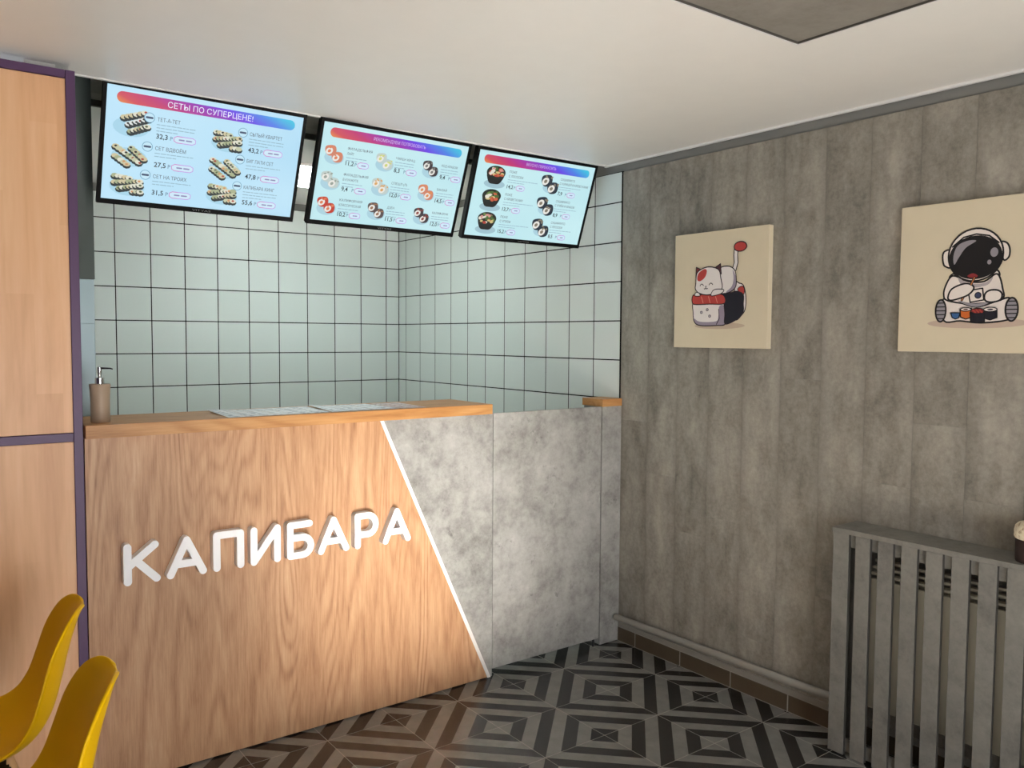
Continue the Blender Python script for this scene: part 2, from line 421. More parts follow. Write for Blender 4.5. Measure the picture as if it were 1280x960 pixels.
# partition left of the counter: wood panels in a purple frame
wp = struct(box('wall_left', (XL, 0.022, 0.0), (-2.4845, 0.06, 2.42), 'purple'))
px = [-2.4835, -3.42, -4.33, XL]
for a, b in zip(px[:-1], px[1:]):
    for z0, z1, nm in ((0.0, 1.2125, 'wood_panel'), (1.241, 2.394, 'wood_panel')):
        MB().box((b+0.014, 0.004, z0+0.001), (a-0.027 if a == px[0] else a-0.014, 0.024, z1-0.001)).build(nm, 'beech', wp, 0.001)
def bar(a, b): MB().box(a, b).build('frame_bar', 'purple', wp, 0.0012)
bar((-2.5115, -0.004, 0.0), (-2.4835, 0.03, 2.42))
for a in px[1:-1]: bar((a-0.014, -0.004, 0.0), (a+0.014, 0.03, 2.42))
edges = [px[0]-0.0285, px[1], px[2], XL]
for a, b in zip(edges[:-1], edges[1:]):
    for z0, z1 in ((1.2125, 1.241), (2.394, 2.42)):
        bar((b+(0.0145 if b != XL else 0), -0.003, z0), (a-(0.0145 if a in px else 0), 0.03, z1))

# ------------------------------------------------------------------ counter
HC = 1.2205
ct = thing('counter', (-1.64, 0.2, 0), 'tall service counter with oak and grey concrete-look front split by slanted white strip', 'counter')
XLc, XRc = -2.4795, -0.8085
D0, D1 = (-0.8315, 0.0), (-1.3815, HC)             # slanted division, bottom and top
sl = (D1[0]-D0[0])/HC
MB().prism([(XLc, 0.006), (D0[0]+sl*0.006, 0.006), (D1[0]-0.0, HC), (XLc, HC)], 0.0, 0.018).build('oak_panel', 'oak_front', ct)
MB().prism([(D0[0]+0.0165+sl*0.006, 0.006), (XRc, 0.006), (XRc, HC), (D1[0]+0.0165, HC)], 0.0, 0.018).build('concrete_panel', 'concrete_laminate', ct)
MB().prism([(D0[0]+sl*0.004, 0.004), (D0[0]+0.0165+sl*0.004, 0.004), (D1[0]+0.0165, HC), (D1[0], HC)], -0.004, 0.018).build('divider_strip', 'white_strip', ct)
box('end_panel', (XRc-0.018, 0.0181, 0.006), (XRc, 0.30, HC), 'concrete_laminate', ct)
box('end_panel', (XLc, 0.0181, 0.006), (XLc+0.018, 0.30, HC), 'oak_front', ct)
box('back_panel', (XLc+0.018, 0.282, 0.006), (XRc-0.018, 0.30, HC), 'white_paint', ct)
box('plinth', (XLc+0.01, 0.02, 0.0), (XRc-0.02, 0.29, 0.06), 'dark_metal', ct)
wt = MB().box((-2.4805, -0.030, HC+0.0005), (-0.8305, 0.325, 1.2655)).build('worktop', 'oak_top', None, 0.0012)
tag(wt, 'honey oak worktop board lying on the service counter', 'worktop')

gate = thing('counter_gate', (-0.47, 0.01, 0), 'grey concrete-look swing gate between counter end and narrow post', 'gate')
MB().box((-0.8028, 0.003, 0.038), (-0.1382, 0.021, 1.2200)).build('gate_panel', 'concrete_laminate', gate, 0.0008)
for z in (0.16, 1.08):
    MB().tube((-0.146, 0.0252, z), (-0.146, 0.0252, z+0.07), 0.006).build('hinge', 'dark_metal', gate)
MB().tube((-0.17, 0.010, 0.0), (-0.17, 0.010, 0.039), 0.006).build('foot_pin', 'dark_metal', gate)
post = thing('counter_post', (-0.067, 0.12, 0), 'narrow grey concrete-look end post between swing gate and right wall', 'post')
MB().box((-0.1335, 0.0, 0.003), (-0.002, 0.018, 1.2195)).build('front_panel', 'concrete_laminate', post, 0.0008)
MB().box((-0.1335, 0.0185, 0.003), (-0.1155, 0.14, 1.2195)).build('side_panel', 'concrete_laminate', post, 0.0008)
sh = MB().box((-0.1385, -0.006, 1.2200), (-0.004, 0.148, 1.2575)).build('ledge_board', 'oak_top', None, 0.0012)
tag(sh, 'small oak ledge board capping the narrow post by right wall', 'ledge')

# ------------------------------------------------------------------ raised letters
LZ0, LH, SW = 0.708, 0.1455, 0.0265
def stroke_mesh(strokes, x0, x1, name):
    r = SW/2; m = MB(); w = (x1-x0)-SW; h = LH-SW
    kk = 0
    for st in strokes:
        pts = [(x0+r+a*w, LZ0+r+b*h) for a, b in st]
        for (ax, az), (bx, bz) in zip(pts[:-1], pts[1:]):
            an = math.atan2(bz-az, bx-ax); poly = []
            for i in range(9): t_ = an+PI/2+PI*i/8; poly.append((ax+r*math.cos(t_), az+r*math.sin(t_)))
            for i in range(9): t_ = an-PI/2+PI*i/8; poly.append((bx+r*math.cos(t_), bz+r*math.sin(t_)))
            m.prism(poly, -0.034-0.00012*kk, -0.0005-0.00001*kk); kk += 1
    return m
def arc(cx, cz, rx, rz, a0, a1, n=10): return [(cx+rx*math.cos(math.radians(a0+(a1-a0)*i/n)), cz+rz*math.sin(math.radians(a0+(a1-a0)*i/n))) for i in range(n+1)]
gl = {
 'К': [[(0, 0), (0, 1)], [(0.95, 1), (0.0, 0.42)], [(0.28, 0.6), (1, 0)]],
 'А': [[(0, 0), (0.5, 1), (1, 0)], [(0.2, 0.30), (0.8, 0.30)]],
 'П': [[(0, 0), (0, 1), (1, 1), (1, 0)]],
 'И': [[(0, 1), (0, 0), (1, 1), (1, 0)]],
 'Б': [[(0.95, 1), (0, 1), (0, 0), (0.55, 0)] + arc(0.6, 0.29, 0.40, 0.29, -90, 90) + [(0, 0.58)]],
 'Р': [[(0, 0), (0, 1), (0.55, 1)] + arc(0.58, 0.68, 0.42, 0.32, 90, -90) + [(0, 0.36)]],
}
LET = [('К', -2.3745, -2.2545, 'raised white letter К beginning the sign on the oak counter front'), ('А', -2.2345, -2.0960, 'raised white letter А right after К on the oak counter front'), ('П', -2.0735, -1.9600, 'raised white arch-shaped letter П on the oak counter front'), ('И', -1.9365, -1.8200, 'raised white letter И with slanted middle stroke on oak counter front'),
       ('Б', -1.7955, -1.6860, 'raised white letter Б with flat top bar on the oak counter front'), ('А', -1.6700, -1.5360, 'raised white letter А between Б and Р on the oak counter front'), ('Р', -1.5120, -1.4050, 'raised white letter Р with round upper bowl on the oak counter front'), ('А', -1.3860, -1.2540, 'raised white letter А ending the sign beside the slanted white strip')]
for ch, x0, x1, where in LET:
    o = stroke_mesh(gl[ch], x0, x1, ch).build('sign_letter', 'letter_white', None)
    tag(o, where, 'letter', 'raised letters of the counter sign')

# ------------------------------------------------------------------ flat print helper (posters, screens)
class Flat:
    def __init__(s, w, h): s.p = []; s.w = w; s.h = h; s.k = 0
    def poly(s, pts, c): s.p.append((list(pts), c, s.k)); s.k += 1; return s
    def smooth(s, pts, n=5):
        out = []; N = len(pts)
        for i in range(N):
            p0, p1, p2, p3 = pts[i-1], pts[i], pts[(i+1) % N], pts[(i+2) % N]
            for j in range(n):
                t_ = j/n
                out.append(tuple(0.5*((2*b)+(-a+c_)*t_+(2*a-5*b+4*c_-d)*t_*t_+(-a+3*b-3*c_+d)*t_**3) for a, b, c_, d in zip(p0, p1, p2, p3)))
        return out
    def ell(s, cx, cy, rx, ry, c, rot=0, n=24, ol=0, oc=None):
        pts = [(cx+rx*math.cos(2*PI*i/n)*math.cos(rot)-ry*math.sin(2*PI*i/n)*math.sin(rot), cy+rx*math.cos(2*PI*i/n)*math.sin(rot)+ry*math.sin(2*PI*i/n)*math.cos(rot)) for i in range(n)]
        s.poly(pts, c)
        if ol: s.line(pts+[pts[0]], ol, oc)
        return s
    def line(s, pts, wd, c):
        asp = s.w/s.h
        k = s.k
        for i_, (a, b) in enumerate(zip(pts[:-1], pts[1:])):
            dx, dy = (b[0]-a[0])*asp, b[1]-a[1]; L = math.hypot(dx, dy) or 1e-9
            an = math.atan2(dy, dx); q = []
            for i in range(4): t_ = an+PI/2+PI*i/3; q.append((a[0]+wd/2*math.cos(t_)/asp, a[1]+wd/2*math.sin(t_)))
            for i in range(4): t_ = an-PI/2+PI*i/3; q.append((b[0]+wd/2*math.cos(t_)/asp, b[1]+wd/2*math.sin(t_)))
            s.p.append((q, c, k+0.8*i_/len(pts)))
        s.k += 1; return s
    def shape(s, pts, c, ol=0, oc=None, sm=True):
        q = s.smooth(pts) if sm else list(pts)
        if c: s.poly(q, c)
        if ol: s.line(q+[q[0]], ol, oc)
        return s
    def build(s, name, mat, parent, fn, base=0.0006, step=0.00006):
        v = []; f = []; cs = []
        for pts, c, k in s.p:
            i0 = len(v)
            for u_, v_ in pts: v.append(fn(u_, v_, base+step*k))
            f.append(tuple(range(i0, i0+len(pts)))); cs.append(c)
        me = bpy.data.meshes.new(name); me.from_pydata(v, [], f); me.update()
        ca = me.color_attributes.new('Col', 'FLOAT_COLOR', 'CORNER')
        for p, c in zip(me.polygons, cs):
            for li in p.loop_indices: ca.data[li].color = col(c)
        return link(name, me, mat, parent)

# ------------------------------------------------------------------ wall pictures
OUT = rgb(44, 26, 34); WHT = rgb(236, 228, 224); LAV = rgb(160, 146, 162); RED = rgb(190, 66, 60); NAV = rgb(22, 20, 34)
def picture(yl, label):
    e = thing('canvas_picture', (0.0, yl-0.26, 1.523), label, 'picture', None)
    MB().box((-0.030, yl-0.52, 1.523), (-0.001, yl, 2.043)).build('canvas', 'canvas', e, 0.002, 2)
    return e, (lambda u_, v_, d: (-0.030-d, 0.26-0.52*u_, 0.52*(1-v_)))
e, fn = picture(-0.372, 'square cream canvas picture of white cat lying on a sushi roll')
A = Flat(1, 1); L = 0.009
A.ell(0.51, 0.81, 0.27, 0.028, rgb(202, 180, 156)).build('ground_shadow_print', 'art_print', e, fn, 0.0003)
A = Flat(1, 1)
A.shape([(0.67, 0.466), (0.717, 0.457), (0.76, 0.481), (0.785, 0.569), (0.783, 0.66), (0.755, 0.713), (0.677, 0.75)], WHT, L, OUT)
A.shape([(0.699, 0.505), (0.745, 0.482), (0.768, 0.508), (0.766, 0.546), (0.738, 0.556)], RED, L*0.7, OUT)
A.shape([(0.215, 0.622), (0.246, 0.612), (0.40, 0.616), (0.559, 0.621), (0.572, 0.71), (0.579, 0.795), (0.485, 0.807), (0.303, 0.806), (0.235, 0.768), (0.221, 0.679)], WHT)
A.shape([(0.235, 0.744), (0.302, 0.773), (0.474, 0.772), (0.503, 0.732), (0.51, 0.646), (0.563, 0.647), (0.579, 0.795), (0.485, 0.807), (0.303, 0.806), (0.244, 0.779)], LAV)
A.shape([(0.215, 0.622), (0.246, 0.612), (0.40, 0.616), (0.559, 0.621), (0.572, 0.71), (0.579, 0.795), (0.485, 0.807), (0.303, 0.806), (0.235, 0.768), (0.221, 0.679)], None, L, OUT)
A.line([(0.505, 0.669), (0.513, 0.748), (0.484, 0.797)], L*0.8, OUT)
for q in ((0.316, 0.692), (0.381, 0.67), (0.409, 0.726)): A.ell(q[0], q[1], 0.013, 0.011, rgb(180, 168, 176), ol=0.004, oc=OUT)
A.shape([(0.547, 0.543), (0.62, 0.535), (0.69, 0.523), (0.758, 0.553), (0.762, 0.63), (0.76, 0.698), (0.696, 0.758), (0.579, 0.795), (0.572, 0.71), (0.560, 0.62)], NAV, L, OUT)
A.shape([(0.213, 0.553), (0.244, 0.535), (0.40, 0.54), (0.547, 0.546), (0.566, 0.621), (0.40, 0.622), (0.24, 0.621), (0.21, 0.595)], RED, L, OUT)
for q in ([(0.313, 0.556), (0.335, 0.611)], [(0.392, 0.556), (0.412, 0.612)], [(0.469, 0.558), (0.49, 0.612)]): A.line(q, 0.006, rgb(226, 150, 130))
A.build('sushi_print', 'art_print', e, fn)
A = Flat(1, 1)
tl = [(0.663, 0.343), (0.682, 0.283), (0.676, 0.222), (0.680, 0.175), (0.700, 0.158)]
A.line(tl, 0.048, OUT).line(tl, 0.030, WHT)
A.ell(0.722, 0.153, 0.064, 0.040, RED, 0.0, ol=L, oc=OUT)
A.shape([(0.502, 0.334), (0.599, 0.309), (0.667, 0.343), (0.687, 0.413), (0.68, 0.489), (0.614, 0.53), (0.517, 0.537), (0.477, 0.512)], WHT)
A.shape([(0.648, 0.342), (0.687, 0.413), (0.68, 0.489), (0.614, 0.53), (0.585, 0.524), (0.642, 0.48), (0.659, 0.412)], LAV)
A.shape([(0.502, 0.334), (0.599, 0.309), (0.667, 0.343), (0.687, 0.413), (0.68, 0.489), (0.614, 0.53), (0.517, 0.537), (0.477, 0.512)], None, L, OUT)
A.shape([(0.252, 0.385), (0.255, 0.298), (0.330, 0.330)], rgb(120, 40, 44), L, OUT, False)
A.shape([(0.452, 0.320), (0.519, 0.283), (0.530, 0.370)], rgb(90, 50, 56), L, OUT, False)
hd = [(0.252, 0.439), (0.263, 0.351), (0.328, 0.312), (0.412, 0.303), (0.502, 0.334), (0.526, 0.405), (0.543, 0.483), (0.507, 0.516), (0.388, 0.543), (0.292, 0.524), (0.249, 0.487)]
A.shape(hd, WHT)
A.shape([(0.268, 0.407), (0.280, 0.353), (0.342, 0.318), (0.373, 0.335), (0.354, 0.388), (0.303, 0.42)], RED)
A.shape(hd, None, L, OUT)
for q in ([(0.301, 0.462), (0.309, 0.450), (0.319, 0.446), (0.330, 0.450), (0.339, 0.46)], [(0.4, 0.457), (0.41, 0.446), (0.42, 0.442), (0.431, 0.446), (0.44, 0.457)], [(0.346, 0.488), (0.356, 0.491), (0.364, 0.479), (0.374, 0.491), (0.385, 0.487)]): A.line(q, 0.007, OUT)
A.shape([(0.352, 0.466), (0.378, 0.465), (0.366, 0.476)], OUT, sm=False)
A.shape([(0.245, 0.546), (0.254, 0.519), (0.285, 0.52), (0.303, 0.548)], WHT, L*0.8, OUT)
A.shape([(0.425, 0.551), (0.442, 0.51), (0.487, 0.497), (0.56, 0.505), (0.537, 0.534), (0.478, 0.549)], WHT, L*0.8, OUT)
A.build('cat_print', 'art_print', e, fn, 0.0032)

e, fn = picture(-1.461, 'square cream canvas picture of seated astronaut with sushi, cut by photo edge')
A = Flat(1, 1)
A.ell(0.525, 0.807, 0.32, 0.034, rgb(202, 178, 160)).build('ground_shadow_print', 'art_print', e, fn, 0.0003)
A = Flat(1, 1); L = 0.011; OUT = rgb(14, 10, 14); GRY = rgb(150, 144, 150); WHT = rgb(238, 226, 218)
A.shape([(0.345, 0.50), (0.37, 0.478), (0.39, 0.50), (0.36, 0.54)], WHT, L, OUT)
A.shape([(0.62, 0.49), (0.645, 0.47), (0.66, 0.50), (0.645, 0.54)], WHT, L, OUT)
A.shape([(0.301, 0.651), (0.394, 0.662), (0.523, 0.701), (0.645, 0.669), (0.728, 0.651), (0.749, 0.75), (0.709, 0.79), (0.552, 0.805), (0.424, 0.791), (0.319, 0.79)], WHT, L, OUT)
A.shape([(0.368, 0.491), (0.466, 0.533), (0.567, 0.538), (0.645, 0.493), (0.68, 0.584), (0.675, 0.66), (0.5, 0.68), (0.341, 0.656), (0.311, 0.615), (0.324, 0.549)], WHT, L, OUT)
A.shape([(0.40, 0.50), (0.466, 0.545), (0.567, 0.548), (0.62, 0.51), (0.59, 0.56), (0.50, 0.575), (0.43, 0.56)], rgb(176, 166, 168))
A.shape([(0.40, 0.655), (0.52, 0.680), (0.62, 0.665), (0.52, 0.702)], GRY)
A.shape([(0.469, 0.594), (0.559, 0.581), (0.569, 0.657), (0.484, 0.67)], WHT, L*0.8, OUT, False)
A.ell(0.532, 0.626, 0.019, 0.019, rgb(60, 66, 96), ol=0.006, oc=OUT)
A.line([(0.51, 0.505), (0.43, 0.655)], 0.016, OUT).line([(0.51, 0.505), (0.43, 0.655)], 0.007, rgb(190, 120, 70))
A.shape([(0.34, 0.629), (0.365, 0.577), (0.441, 0.547), (0.49, 0.556), (0.504, 0.583), (0.47, 0.621), (0.406, 0.645), (0.354, 0.653)], WHT, L, OUT)
A.shape([(0.576, 0.618), (0.606, 0.596), (0.654, 0.598), (0.679, 0.622), (0.669, 0.66), (0.615, 0.673), (0.577, 0.659)], WHT, L, OUT)
for cx, cy_, rx, ry in ((0.295, 0.722, 0.034, 0.074), (0.740, 0.722, 0.037, 0.074)):
    A.ell(cx, cy_, rx, ry, GRY, 0.0, ol=L, oc=OUT)
    for k in (-2, -1, 0, 1, 2):
        yy = cy_+k*0.026; wx = rx*math.sqrt(max(0, 1-((yy-cy_)/ry)**2)); A.line([(cx-wx, yy), (cx+wx, yy)], 0.007, OUT)
A.shape([(0.345, 0.327), (0.31, 0.325), (0.297, 0.353), (0.303, 0.407), (0.32, 0.428), (0.352, 0.43)], WHT, L, OUT)
A.shape([(0.66, 0.298), (0.697, 0.3), (0.716, 0.34), (0.712, 0.39), (0.680, 0.404)], WHT, L, OUT)
A.ell(0.507, 0.362, 0.172, 0.170, WHT, 0.0, 36, L, OUT)
A.ell(0.507, 0.379, 0.168, 0.142, OUT, 0.0, 36)
A.line([(0.36, 0.30), (0.43, 0.243), (0.51, 0.228), (0.59, 0.245), (0.65, 0.295)], 0.010, OUT)
A.shape([(0.375, 0.418), (0.368, 0.358), (0.394, 0.294), (0.457, 0.267), (0.51, 0.272), (0.446, 0.312), (0.403, 0.374)], GRY)
A.ell(0.624, 0.354, 0.024, 0.030, GRY).ell(0.596, 0.415, 0.013, 0.015, GRY)
A.shape([(0.459, 0.496), (0.496, 0.478), (0.531, 0.497), (0.516, 0.514), (0.478, 0.512)], rgb(140, 40, 44), L*0.6, OUT)
A.line([(0.508, 0.51), (0.488, 0.555)], 0.016, OUT).line([(0.508, 0.51), (0.488, 0.555)], 0.008, rgb(190, 120, 70))
A.build('astronaut_print', 'art_print', e, fn)
A = Flat(1, 1)
A.shape([(0.364, 0.737), (0.425, 0.738), (0.417, 0.771), (0.395, 0.779), (0.374, 0.768)], rgb(60, 100, 150), L*0.6, OUT, False)
A.shape([(0.424, 0.716), (0.496, 0.709), (0.498, 0.769), (0.462, 0.78), (0.429, 0.766)], rgb(206, 104, 40), L*0.7, OUT, False)
A.shape([(0.571, 0.719), (0.654, 0.717), (0.656, 0.772), (0.615, 0.787), (0.578, 0.776)], NAV, L*0.7, OUT, False)
A.shape([(0.489, 0.736), (0.577, 0.731), (0.581, 0.797), (0.535, 0.805), (0.495, 0.796)], NAV, L*0.7, OUT, False)
A.ell(0.461, 0.716, 0.034, 0.012, WHT, ol=0.006, oc=OUT).ell(0.614, 0.72, 0.041, 0.014, WHT, ol=0.006, oc=OUT).ell(0.535, 0.728, 0.042, 0.018, rgb(120, 36, 36), ol=0.006, oc=OUT)
A.ell(0.614, 0.72, 0.018, 0.006, rgb(60, 50, 60)).ell(0.461, 0.716, 0.015, 0.005, rgb(90, 60, 50))
for k in range(9): A.ell(0.508+0.007*k, 0.722+0.007*(k % 3), 0.006, 0.005, rgb(176, 60, 50), n=8)
A.build('sushi_print', 'art_print', e, fn, 0.0042)

# ------------------------------------------------------------------ menu screens
TW, THh = 0.740, 0.435
BZ, BT, BB = 0.0130, 0.0135, 0.0185
SWd, SHt = TW-2*BZ, THh-BT-BB
texts = []
def tv(loc, tilt, yaw, roll, scr, label, logo):
    e = thing('menu_screen', loc, label, 'screen', None, True); e.rotation_euler = (math.radians(tilt), math.radians(-roll), math.radians(yaw))
    h = TW/2
    m = MB().box((-h, 0, 0), (-h+BZ, 0.018, THh)).box((h-BZ, 0, 0), (h, 0.018, THh)).box((-h+BZ, 0, 0), (h-BZ, 0.018, BB)).box((-h+BZ, 0, THh-BT), (h-BZ, 0.018, THh))
    m.build('bezel', 'black_plastic', e)
    MB().box((-h+0.002, 0.0182, 0.002), (h-0.002, 0.032, THh-0.002)).box((-h+0.10, 0.032, 0.05), (h-0.10, 0.062, 0.30)).build('back_cover', 'black_plastic', e)
    MB().box((-0.06, 0.0622, 0.10), (0.06, 0.070, 0.28)).box((-0.02, 0.0702, 0.20), (0.02, 0.085, 0.50)).build('wall_bracket', 'dark_metal', e)
    s = MB().box((-h+BZ, 0.003, BB), (h-BZ, 0.0175, THh-BT)).build('screen', scr, e); s['_local'] = True
    texts.append((e, logo, -0.035, 0.0055, 0.07, 0.0075, 'logo_grey', -0.0006, 'maker_mark'))
    return e, s
def P(u_, v_): return (-TW/2+BZ+SWd*u_, THh-BT-SHt*v_)
def sfn(u_, v_, d):
    x, z = P(u_, v_); return (x, 0.003-d, z)
def text(s, body, u_, v_, w, h, mat):        # left edge u, baseline v, width and cap height in screen units
    x, z = P(u_, v_); texts.append((s, body, x, z, w*SWd if w else None, h*SHt, mat, 0.003-0.0011, 'menu_text'))
def banner(s, title, u0, u1, vb, h, mat='ink_white'):
    asp = SWd/SHt; r = 0.048; c0, c1 = (0.046+r/asp, 0.092), (0.956-r/asp, 0.092)
    poly = [P(c0[0]+r/asp*math.cos(t_), c0[1]+r*math.sin(t_)) for t_ in [PI/2+PI*i/10 for i in range(11)]] + [P(c1[0]+r/asp*math.cos(t_), c1[1]+r*math.sin(t_)) for t_ in [-PI/2+PI*i/10 for i in range(11)]]
    MB().prism(poly, 0.0022, 0.0029).build('banner', 'banner_gradient', s)
    text(s, title, u0, vb, u1-u0, h, mat)
GREY = rgb(138, 160, 176); DRK = rgb(30, 38, 48)
def item(s, u_, v_, names, price, pill_u, ls, rnd, tw=None, th=0.034, pv=0.150, bubble=None, dw=0.19):
    for k, nme in enumerate(names):
        text(s, nme, u_, v_+k*0.052+0.016, tw[k], th, 'ink_title')
    text(s, price, u_, v_+pv+0.020, 0, 0.045, 'ink_dark')
    A = Flat(SWd, SHt)
    vv = v_+0.046+0.052*(len(names)-1)
    for k in range(ls):                         # unreadable fine print: broken hair lines
        x = u_; end = u_+dw*(1.0 if k < ls-1 else 0.55)
        while x < end:
            w = rnd.uniform(0.010, 0.03); A.line([(x, vv+k*0.028), (min(end, x+w), vv+k*0.028)], 0.0075, rgb(150, 182, 200)); x += w+0.006
    pu, pvv = u_+0.070-0.008*(price[0] == '1'), v_+pv+0.004
    A.line([(pu, pvv+0.016), (pu, pvv-0.016), (pu+0.009, pvv-0.012), (pu+0.009, pvv-0.003), (pu, pvv)], 0.006, rgb(120, 150, 176))
    x0, x1, r = pu+0.032, pu+0.026+pill_u, 0.026
    A.line([(x0, pvv), (x1, pvv)], 2*r+0.014, rgb(196, 150, 226)).line([(x0, pvv), (x0+0.3*(x1-x0), pvv)], 2*r+0.012, rgb(206, 120, 190)).line([(x0, pvv), (x1, pvv)], 2*r, rgb(206, 232, 248))
    A.line([(x0+0.012, pvv), (x0+0.45*(x1-x0), pvv)], 0.013, rgb(140, 140, 180)).line([(x0+0.6*(x1-x0), pvv), (x1-0.006, pvv)], 0.013, rgb(140, 140, 180))
    if bubble:
        bu, bv = bubble; A.ell(bu, bv, 0.026, 0.045, rgb(120, 168, 196)).ell(bu, bv, 0.0225, 0.039, rgb(196, 230, 246)).line([(bu-0.014, bv), (bu+0.014, bv)], 0.018, rgb(70, 84, 110))
    A.build('menu_entry_print', 'screen_print', s, sfn, 0.0003, 0.00003)
def roll(A, x, y, sz, rnd, top=None):
    asp = SWd/SHt
    A.ell(x, y+sz*0.40, sz*1.1/asp, sz*0.85, rgb(48, 56, 58), n=8)
    c = top or rnd.choice([rgb(196, 200, 168), rgb(222, 222, 204), rgb(168, 176, 140), rgb(206, 196, 160)])
    A.ell(x, y, sz*0.95/asp, sz*0.62, c, n=8)
    if rnd.random() < 0.8: A.ell(x+rnd.uniform(-.3, .3)*sz/asp, y+rnd.uniform(-.2, .2)*sz, sz*0.4/asp, sz*0.3, rnd.choice([rgb(166, 70, 60), rgb(86, 100, 66), rgb(46, 44, 44), rgb(60, 60, 56), rgb(206, 150, 104)]), n=6)
def set_pic(s, cu, cv, seed, style):
    rnd = random.Random(seed); A = Flat(SWd, SHt)
    A.ell(cu, cv+0.03, 0.085, 0.085, rgb(168, 212, 232), n=20)
    rows = {0: [(-0.035, -0.05, 6, (0.019, -0.012)), (-0.012, 0.005, 6, (0.018, -0.014)), (0.0, 0.065, 6, (0.015, -0.012))],
            1: [(-0.065, -0.055, 8, (0.016, 0.017)), (-0.065, 0.03, 5, (0.014, 0.016)), (0.01, -0.055, 6, (0.012, 0.017))],
            2: [(-0.06, -0.06, 5, (0.017, 0.003)), (-0.06, 0.0, 8, (0.017, -0.004)), (-0.035, 0.05, 7, (0.016, -0.007)), (0.03, 0.07, 3, (0.017, 0.0))]}[style % 3]
    for (du, dv, n_, (sx_, sy_)) in rows:
        tp = None
        if style == 0 and dv == 0.005: tp = rgb(224, 228, 226)
        for k in range(n_): roll(A, cu+du+sx_*k, cv+dv+sy_*k, 0.034, rnd, tp)
    A.build('dish_picture', 'screen_print', s, sfn, 0.0003, 0.000012)
def pair_pic(s, cu, cv, c_side, c_top, seed, sc=1.0):
    rnd = random.Random(seed); A = Flat(SWd, SHt); asp = SWd/SHt
    A.ell(cu+0.005, cv+0.035, 0.062, 0.07, rgb(170, 208, 222), n=20)
    for du, dv in ((-0.022, -0.035), (0.024, 0.025)):
        x, y = cu+du*sc, cv+dv*sc; w, h = 0.034*sc, 0.058*sc
        A.shape([(x-w*0.9, y-h*0.6), (x+w*0.5, y-h*0.85), (x+w, y-h*0.2), (x+w*0.8, y+h*0.75), (x-w*0.3, y+h), (x-w, y+h*0.3)], c_side)
        A.ell(x-w*0.25, y+h*0.2, w*0.62, h*0.62, rgb(232, 230, 224), 0.2, 12)
        A.ell(x-w*0.25, y+h*0.2, w*0.30, h*0.30, c_top, 0.2, 8)
        for k in range(5): A.ell(x+rnd.uniform(-.5, .9)*w, y-rnd.uniform(.2, .7)*h, w*0.2, h*0.14, c_top, n=6)
    A.build('dish_picture', 'screen_print', s, sfn, 0.0003, 0.00002)
def bowl_pic(s, cu, cv, seed):
    rnd = random.Random(seed); A = Flat(SWd, SHt)
    A.ell(cu+0.005, cv+0.10, 0.085, 0.05, rgb(160, 194, 206), n=20)
    A.shape([(cu-0.068, cv-0.02), (cu-0.045, cv+0.085), (cu, cv+0.10), (cu+0.045, cv+0.085), (cu+0.072, cv-0.02), (cu, cv+0.02)], rgb(22, 24, 26))
    A.ell(cu+0.002, cv-0.035, 0.076, 0.078, rgb(26, 34, 28), n=24)
    pal = [rgb(70, 104, 50), rgb(200, 96, 64), rgb(210, 190, 130), rgb(180, 60, 50), rgb(226, 220, 206), rgb(104, 134, 70), rgb(212, 150, 140)]
    for k in range(26):
        a = rnd.uniform(0, 2*PI); r = math.sqrt(rnd.random())*0.85
        A.ell(cu+0.002+0.066*r*math.cos(a), cv-0.035+0.066*r*math.sin(a), rnd.uniform(.010, .018), rnd.uniform(.012, .024), pal[(int(a*1.2)+rnd.randint(0, 2)) % 7], rnd.uniform(0, 3), 8)
    A.build('dish_picture', 'screen_print', s, sfn, 0.0003, 0.00002)

rnd = random.Random(3)
e, s = tv((-2.0025, 0.2896, 2.0425), 21.40, -0.90, -0.63, 'screen_blue', 'tilted menu screen with set prices, nearest the purple frame', 'VITYAS')
banner(s, 'СЕТЫ ПО СУПЕРЦЕНЕ!', 0.285, 0.722, 0.118, 0.052)
for k, (nm, w, pr, ls) in enumerate((('ТЕТ-А-ТЕТ', 0.112, '32,3', 3), ('СЕТ ВДВОЁМ', 0.152, '27,5', 2), ('СЕТ НА ТРОИХ', 0.168, '31,5', 2))):
    v = 0.236+0.257*k; item(s, 0.241, v, [nm], pr, 0.085, ls, rnd, [w], bubble=(0.203, v-0.004)); set_pic(s, 0.120, 0.310+0.266*k, 11+k, k)
for k, (nm, w, pr, ls) in enumerate((('СЫТЫЙ КВАРТЕТ', 0.180, '43,2', 3), ('БИГ ПАТИ СЕТ', 0.148, '47,8', 2), ('КАПИБАРА КИНГ', 0.172, '55,6', 3))):
    v = 0.238+0.256*k; item(s, 0.714, v, [nm], pr, 0.080, ls, rnd, [w], bubble=(0.677, v-0.004)); set_pic(s, 0.600, 0.324+0.254*k, 21+k, (2, 1, 2)[k])
e, s = tv((-1.2091, 0.2806, 2.0365), 21.25, 1.75, 0.02, 'screen_cyan', 'tilted menu screen of single sushi rolls, middle one of the three', 'VITYAS')
banner(s, 'РЕКОМЕНДУЕМ ПОПРОБОВАТЬ', 0.325, 0.685, 0.106, 0.034, 'ink_pale')
sal, grn, drk, org = rgb(206, 130, 104), rgb(190, 204, 200), rgb(60, 52, 58), rgb(214, 164, 96)
